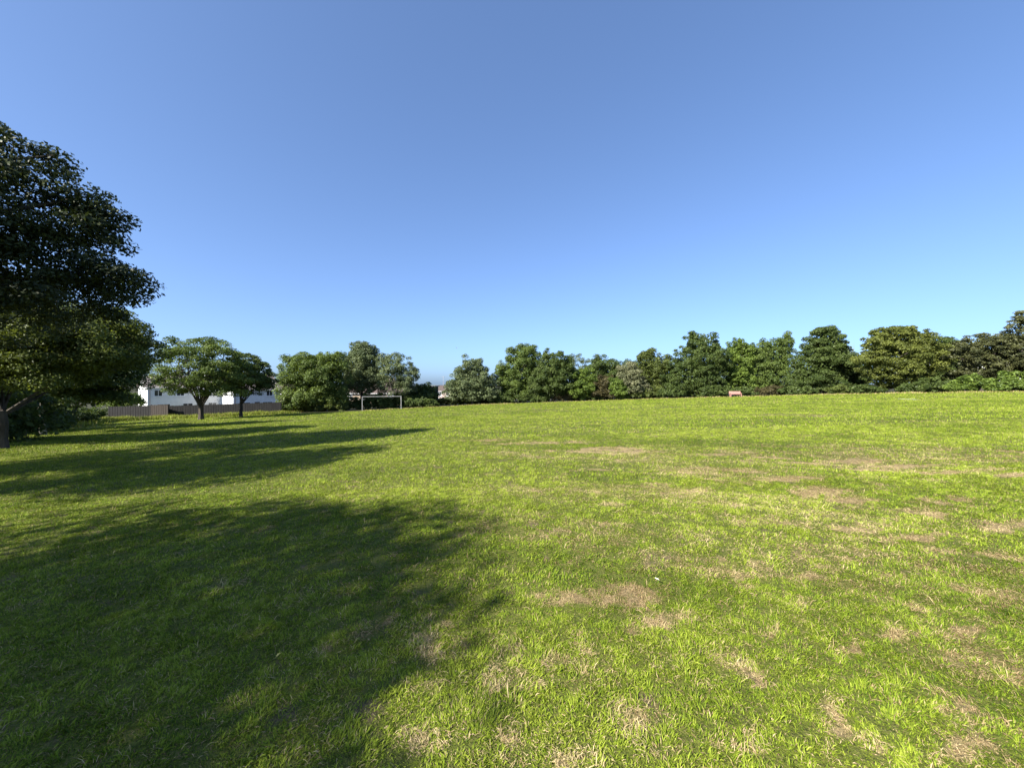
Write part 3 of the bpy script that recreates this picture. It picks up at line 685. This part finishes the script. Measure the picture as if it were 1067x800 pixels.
# ------------------------------------------------------------------ buildings
def house(name, label, corner, ang, L, W, eave, rise, wall, roof, wins, gwins=(), chimney=None, frame='frame_white', storey=True, door=None):
    """corner = near corner; ang = direction of the long front; the building lies to the left of that direction"""
    root = empty(name, (corner[0], corner[1], Hs(*corner) - .15), label, 'house', ang)
    bm = bmesh.new()
    pr = [(0, 0), (W, 0)]
    v = {}
    for i, xx in enumerate((0, L)):
        v[i] = [bm.verts.new(p) for p in ((xx, 0, -1.5), (xx, W, -1.5), (xx, W, eave), (xx, W / 2, eave + rise), (xx, 0, eave))]
    bm.faces.new(v[0]); bm.faces.new(v[1][::-1])
    for k in (0, 1, 4):
        bm.faces.new((v[0][k], v[0][(k + 1) % 5], v[1][(k + 1) % 5], v[1][k]))
    bm_obj('wall', bm, M[wall], root)
    bm = bmesh.new(); o = .3; t = .14; s = rise / (W / 2)
    for sgn in (0, 1):
        def Y(q): return q if sgn == 0 else W - q
        p = [(-o, Y(-o), eave - s * o), (L + o, Y(-o), eave - s * o), (L + o, Y(W / 2), eave + rise), (-o, Y(W / 2), eave + rise)]
        lo = [bm.verts.new((a, b, c + .02)) for a, b, c in p]; hi = [bm.verts.new((a, b, c + .02 + t)) for a, b, c in p]
        bm.faces.new(lo); bm.faces.new(hi[::-1])
        for k in range(4): bm.faces.new((lo[k], lo[(k + 1) % 4], hi[(k + 1) % 4], hi[k]))
    rf = bm_obj('roof', bm, M[roof], root)
    bm = bmesh.new(); add_tube(bm, [(-.25, -.38, eave - s * .3 + .02), (L + .25, -.38, eave - s * .3 + .02)], [.06, .06], 6); g_ = bm_obj('gutter', bm, M['frame_white'], rf)
    bm = bmesh.new(); add_tube(bm, [(.35, -.07, -.2), (.35, -.07, eave - .15)], [.04, .04], 6); bm_obj('downpipe', bm, M['frame_brown'], root)
    if chimney is not None:
        bm = bmesh.new(); add_box(bm, (chimney, W / 2, eave + rise + .4), (.9, .6, 1.5))
        for q in (-.2, .2): add_tube(bm, [(chimney + q, W / 2, eave + rise + 1.1), (chimney + q, W / 2, eave + rise + 1.5)], [.11, .09], 8)
        bm_obj('chimney', bm, M[wall], rf)
    def win(x, z, w, h, gable):
        bm = bmesh.new()
        def B(a, zz, sa, sz, dep, off):
            if gable: add_box(bm, (-off, a, zz), (dep, sa, sz))
            else: add_box(bm, (a, -off, zz), (sa, dep, sz))
        B(x, z, w, h, .03, .02)
        o = bm_obj('window', bm, M['glass'], root)
        bm = bmesh.new()
        for q in (-1, 1):
            B(x + q * w / 2, z, .08, h + .16, .07, .04); B(x, z + q * h / 2, w - .08, .08, .06, .038)
        B(x, z, .06, h - .08, .05, .045)
        bm_obj('frame', bm, M[frame], o)
        bm = bmesh.new(); B(x, z - h / 2 - .1, w + .3, .08, .16, .06); bm_obj('sill', bm, M[frame], o)
    for w_ in wins: win(*w_, False)
    for w_ in gwins: win(*w_, True)
    if door:
        bm = bmesh.new(); add_box(bm, (door, -.03, 1.1), (.95, .06, 2.1)); d = bm_obj('door', bm, M['frame_brown'], root)
        bm = bmesh.new(); add_box(bm, (door + .35, -.08, 1.1), (.05, .06, .16)); bm_obj('handle', bm, M['metal_aerial'], d)
    return root

A = math.atan2(.8, .6)
house('house', 'long white rendered house partly hidden by the round topped tree', spot(153.5, 75), A, 13.0, 8.0, 5.7, 2.2, 'white_render', 'roof_grey',
      [(1.6, 4.5, 1.2, 1.2), (5.0, 4.5, 1.2, 1.2), (9.0, 4.5, 1.2, 1.2), (2.4, 1.75, 2.0, 1.1), (6.2, 1.75, 1.6, 1.1), (10.4, 1.75, 1.4, 1.1)], [(5.5, 4.4, 1.0, 1.1)], chimney=10.5, door=8.2)
house('house', 'white house with a grey sloping roof behind the smaller dark tree', spot(243, 80), A, 9.0, 9.0, 4.9, 3.0, 'white_render', 'roof_grey',
      [(2.0, 3.9, 1.2, 1.1), (6.8, 4.0, 1.2, 1.1), (2.2, 1.55, 1.8, 1.1), (6.4, 1.55, 2.0, 1.1)], [(4.2, 3.9, 1.0, 1.1)], chimney=1.5, door=4.4)
house('house', 'small pinkish house seen between the white house and the bushy tree', spot(289, 98), .15, 7.0, 7.0, 4.1, 2.4, 'pink_render', 'roof_brown',
      [(2.4, 3.2, 1.1, 1.0), (5.0, 3.2, 1.1, 1.0), (3.0, 1.3, 1.6, 1.0)], chimney=5.5)
house('house', 'tan walled house glimpsed behind the goal\'s left post', spot(358, 92), .05, 13.5, 8.0, 3.6, 2.4, 'tan_render', 'roof_brown',
      [(1.5, 2.6, 1.0, 1.0), (5.0, 2.6, 1.4, 1.0), (11.0, 2.6, 1.3, 1.0)], frame='frame_white', chimney=9.5)
hp = house('house', 'distant pink house with a brown roof and a roof aerial', spot(450, 112), -.1, 6.5, 7.0, 3.5, 1.5, 'pink_render', 'roof_brown',
      [(2.2, 2.6, 1.2, 1.0), (4.8, 2.6, .9, 1.0), (2.4, 1.0, 1.6, 1.0)])
bm = bmesh.new()
add_tube(bm, [(2.4, 3.5, 4.8), (2.4, 3.5, 8.0)], [.05, .04], 6)
add_tube(bm, [(1.7, 3.5, 7.6), (3.1, 3.5, 7.6)], [.03, .03], 6)
for q in range(6): add_tube(bm, [(1.75 + q * .25, 3.1, 7.62), (1.75 + q * .25, 3.9, 7.62)], [.02, .02], 5)
bm_obj('aerial', bm, M['metal_aerial'], hp)
house('house', 'white house glimpsed through the dark gap right of the olive tree', spot(968, 86), -.55, 12, 8, 5.6, 2.4, 'white_render', 'roof_brown',
      [(2, 4.3, 1.2, 1.2), (6, 4.3, 1.2, 1.2), (9.5, 4.3, 1.2, 1.2), (2, 1.6, 1.6, 1.2), (8, 1.6, 1.6, 1.2)])
house('house', 'pale house glimpsed behind the pines at the right edge', spot(1040, 80), -.7, 11, 8, 5.8, 2.4, 'white_render', 'roof_brown',
      [(2, 4.5, 1.2, 1.2), (6, 4.5, 1.2, 1.2), (2, 1.6, 1.6, 1.2), (7, 1.6, 1.6, 1.2)])

# dark shed with a pale roof edge beside the goal
x, y = spot(423, 80)
sh = empty('shed', (x, y, Hs(x, y)), 'dark flat roofed shed with a pale roof edge right of the goal', 'shed', -.05)
bm = bmesh.new(); add_box(bm, (2.9, 2.0, 1.9), (5.8, 4.0, 4.6)); bm_obj('wall', bm, M['shed_wall'], sh)
bm = bmesh.new(); add_box(bm, (2.9, 1.95, 4.29), (6.3, 4.5, .16)); bm_obj('roof', bm, M['roof_pale'], sh)
bm = bmesh.new(); add_box(bm, (1.6, -.02, 1.1), (.9, .05, 2.0)); bm_obj('door', bm, M['frame_brown'], sh)
ptree('bush', 'dark ivy like bush spilling over the flat roofed shed', 'bush', 441, 78.5, [(442, 405, 9, 7), (447, 412, 10, 9), (434, 414, 11, 9), (428, 408, 7, 5)], 'lf_dark', 50, 4600, .6, .27, 411, trunk_r=.1, fork=.6, stems=2, n_limb=5)

# ------------------------------------------------------------------ fences
def board_fence(name, label, a, b, h, mat, board=.16, drop=0.0):
    a = Vector(a); b = Vector(b); L = (b - a).length; ang = math.atan2(b.y - a.y, b.x - a.x)
    root = empty(name, (a.x, a.y, Hs(a.x, a.y)), label, 'fence', ang)
    n = int(L / board); rng = random.Random(len(label))
    bm = bmesh.new()
    for k in range(n):
        t = (k + .5) / n; p = a.lerp(b, t); z = Hs(p.x, p.y) - root.location.z
        hh = h + rng.uniform(-.025, .025)
        add_box(bm, (t * L, -.02 + (k % 2) * .018, z + hh / 2 - .1), (L / n * 1.08, .016, hh + .2))
    bm_obj('board_panel', bm, M[mat], root)
    m = max(2, int(L / 2.4)); 
    for k in range(m + 1):
        t = k / m; p = a.lerp(b, t); z = Hs(p.x, p.y) - root.location.z
        bm = bmesh.new(); add_box(bm, (t * L, .06, z + h / 2), (.1, .1, h + .12)); bm_obj('post', bm, M[mat], root)
    for zz in (.35, h - .35):
        bm = bmesh.new(); za = Hs(a.x, a.y) - root.location.z; zb = Hs(b.x, b.y) - root.location.z
        add_tube(bm, [(0, .03, za + zz), (L, .03, zb + zz)], [.035, .035], 4); bm_obj('rail', bm, M[mat], root)
    return root
FN = 'wooden fences before the white houses'
fz = lambda px, d: spot(px, d)
for nm, lab, p0, p1, h, mt in (('board_fence', 'dark brown board fence, leftmost stretch below the sunlit bush', spot(113, 56), spot(157, 57), 1.95, 'fence_wood'),
                               ('board_fence', 'short newer brown fence stretch below the white house corner', spot(157.3, 57), spot(175, 57), 2.0, 'fence_fresh'),
                               ('board_fence', 'long grey brown board fence running behind both single trunked trees', spot(175.3, 57.6), spot(293, 62.5), 1.8, 'fence_wood')):
    f_ = board_fence(nm, lab, (*p0, 0), (*p1, 0), h, mt); f_['group'] = FN

rough_grass('long_grass', 'unmown green and straw grass along the foot of the brown fence', [spot(70, 45), spot(112, 52), spot(160, 54), spot(230, 56.5), spot(298, 60)], 20000, .5, .9, .10, 501)
rough_grass('long_grass', 'dry uncut grass strip along the far edge below the trees', EDGE[8:17], 9000, .22, .35, .5, 502)
rough_grass('long_grass', 'weedy uncut grass beside the shaded thicket on the left', [at(60, 447), at(90, 441), at(115, 438)], 6000, .45, .9, .15, 503)

# ------------------------------------------------------------------ football goal
def goal():
    gx0, gy0 = spot(377.5, 60.5); gx1, gy1 = spot(418, 62.6)
    a = Vector((gx0, gy0, Hs(gx0, gy0))); b = Vector((gx1, gy1, Hs(gx1, gy1)))
    L = (b - a).xy.length; ang = math.atan2(b.y - a.y, b.x - a.x); dz = b.z - a.z
    root = empty('football_goal', a, 'white metal football goal without a net at the far left of the field', 'goal', ang)
    h = 2.15
    for x, z in ((0, 0), (L, dz)):
        bm = bmesh.new(); add_tube(bm, [(x, 0, z - .2), (x, 0, dz / 2 + h + .06)], [.048, .048], 12); bm_obj('post', bm, M['goal_white'], root)
    bm = bmesh.new(); add_tube(bm, [(.06, 0, dz / 2 + h), (L - .06, 0, dz / 2 + h)], [.045, .045], 12); bm_obj('crossbar', bm, M['goal_white'], root)
    for x in (0, L):
        bm = bmesh.new(); add_tube(bm, [(x, .05, dz / 2 + h - .03), (x, .75, dz / 2 + h - .15), (x, .80, dz / 2 + h - .55)], [.022, .022, .022], 8); bm_obj('stanchion', bm, M['goal_white'], root)
goal()

# ------------------------------------------------------------------ bench
def bench():
    x, y = at(766.5, 415.0); y = 66.8; x = (766.5 - 533.5) / PX * y
    root = empty('park_bench', (x, y, Hs(x, y)), 'pale pinkish wooden park bench at the far edge under the trees', 'bench', -.12)
    W = 1.9
    bm = bmesh.new()
    for k in range(4): add_box(bm, (0, -.2 + k * .125, .46), (W, .105, .04))
    bm_obj('seat', bm, M['bench_wood'], root, .006)
    bm = bmesh.new(); R = Matrix.Rotation(-.2, 3, 'X')
    for k in range(4): add_box(bm, (0, .29 + k * .026, .57 + k * .115), (W, .03, .10), R)
    bm_obj('backrest', bm, M['bench_wood'], root, .006)
    for s in (-1, 1):
        for yy, hh in ((-.19, .44), (.2, .44)):
            bm = bmesh.new(); add_box(bm, (s * W * .44, yy, hh / 2 - .04), (.09, .08, hh + .08)); bm_obj('leg', bm, M['bench_wood'], root, .006)
        bm = bmesh.new(); add_box(bm, (s * W * .44, 0, .66), (.08, .56, .05)); add_box(bm, (s * W * .44, -.22, .56), (.07, .06, .16)); bm_obj('armrest', bm, M['bench_wood'], root, .006)
        bm = bmesh.new(); add_tube(bm, [(s * W * .44, .30, .3), (s * W * .44, .395, 1.0)], [.035, .03], 6); bm_obj('back_post', bm, M['bench_wood'], root)
bench()

# ------------------------------------------------------------------ small things on the field
def line_mark():
    rng = np.random.default_rng(9)
    x0, y0 = at(937, 416.2); x1, y1 = at(957, 416.8)
    n = 40; V = []; f = []
    for k in range(n + 1):
        t = k / n; x = x0 + (x1 - x0) * t; y = y0 + (y1 - y0) * t
        for s in (-1, 1):
            yy = y + s * (.10 + .05 * rng.random()); V.append((x, yy, Hs(x, yy) + .055 + .012 * rng.random()))
    for k in range(n):
        if rng.random() < .15: continue
        f.append((2 * k, 2 * k + 2, 2 * k + 3, 2 * k + 1))
    o = np_mesh('pitch_line', np.array(V), [np.array(f)], M['white_mark'])
    tag(o, kind='structure')
line_mark()

def leaf_on_grass(px, py, mat, label, size, seed):
    x, y = at(px, py); rng = random.Random(seed)
    bm = bmesh.new(); n = 10
    c = bm.verts.new((0, 0, .0)); ring = []
    for k in range(n):
        a = 2 * math.pi * k / n; r = size * (1 if k % 2 else .68) * (1.2 if k == 0 else 1)
        ring.append(bm.verts.new((r * math.cos(a), r * .8 * math.sin(a), .25 * size * abs(math.sin(a)) + rng.uniform(0, .1) * size)))
    for k in range(n): bm.faces.new((c, ring[k], ring[(k + 1) % n]))
    o = bm_obj('fallen_leaf', bm, mat)
    o.location = (x, y, Hs(x, y) + .055); o.rotation_euler = (rng.uniform(-.3, .5), rng.uniform(-.3, .3), rng.uniform(0, 6))
    tag(o, label, 'leaf')
M['leaf_y'] = rough_mat('fallen_leaf_yellow', (.42, .32, .06), (.6, .5, .14), 30, .6, .1)
M['leaf_w'] = rough_mat('fallen_leaf_pale', (.5, .46, .36), (.68, .64, .52), 30, .6, .1)
leaf_on_grass(291, 690.5, M['leaf_y'], 'yellow fallen leaf on the shaded grass', .021, 1)
leaf_on_grass(684.5, 611.5, M['leaf_w'], 'pale fallen leaf on the sunlit grass above a straw patch', .022, 2)

def bird():
    d = 62.0; x = (476 - 533.5) / PX * d; z = CAMZ + (400 - 362.5) / PX * d
    root = empty('flying_bird', (x, d, z), 'tiny grey bird gliding in the sky above the conical tree', 'bird', .4)
    bm = bmesh.new()
    add_tube(bm, [(0, -.20, .0), (0, -.14, .01), (0, -.02, 0), (0, .12, .0), (0, .24, .01)], [.012, .035, .06, .045, .02], 8)
    for s in (-1, 1):
        q = [bm.verts.new(p) for p in ((s * .03, -.06, .03), (s * .22, -.10, .10), (s * .45, .02, .06), (s * .22, .03, .10), (s * .03, .07, .03))]
        bm.faces.new(q)
    q = [bm.verts.new(p) for p in ((-.02, .2, .01), (-.06, .33, .01), (.06, .33, .01), (.02, .2, .01))]; bm.faces.new(q)
    bm_obj('body', bm, M['bird'], root)
bird()

# ------------------------------------------------------------------ light
SUN_AZ = Vector((-.735, -.678, 0)).normalized(); EL = math.radians(36)
sd = Vector((SUN_AZ.x * math.cos(EL), SUN_AZ.y * math.cos(EL), math.sin(EL)))
L = bpy.data.lights.new('sun', 'SUN'); L.energy = 5.0; L.angle = math.radians(.53); L.color = (1.0, .94, .84)
lo = bpy.data.objects.new('sun', L); COL.objects.link(lo); lo.rotation_euler = sd.to_track_quat('Z', 'Y').to_euler(); lo.location = (0, 0, 60)

w = bpy.data.worlds.new('World'); SC.world = w; w.use_nodes = True
nt = w.node_tree; nt.nodes.clear()
sky = nt.nodes.new('ShaderNodeTexSky'); sky.sky_type = 'NISHITA'; sky.sun_disc = False
sky.sun_elevation = EL; sky.sun_rotation = math.atan2(SUN_AZ.x, SUN_AZ.y)
sky.air_density = 0.6; sky.dust_density = 1.5; sky.ozone_density = 1.0; sky.altitude = 0
bg = nt.nodes.new('ShaderNodeBackground'); bg.inputs[1].default_value = .120
out = nt.nodes.new('ShaderNodeOutputWorld')
gm = nt.nodes.new('ShaderNodeGamma'); gm.inputs[1].default_value = .73
nt.links.new(sky.outputs[0], gm.inputs[0]); tn = mixc(nt, 1.0, gm.outputs[0], (.63, .83, 1.12), 'MULTIPLY'); nt.links.new(tn, bg.inputs[0]); nt.links.new(bg.outputs[0], out.inputs[0])

# ------------------------------------------------------------------ camera
cam = bpy.data.cameras.new('camera'); cam.sensor_width = 36; cam.lens = 36 * F; cam.clip_start = .05; cam.clip_end = 6000
co = bpy.data.objects.new('camera', cam); COL.objects.link(co); co.location = (0, 0, CAMZ); co.rotation_euler = (math.radians(90), 0, 0)
SC.camera = co
SC.view_settings.view_transform = 'Standard'; SC.view_settings.look = 'None'; SC.view_settings.gamma = 1
SC.view_settings.exposure = 1.6
SC.render.engine = 'CYCLES'
SC.cycles.max_bounces = 6; SC.cycles.transparent_max_bounces = 4
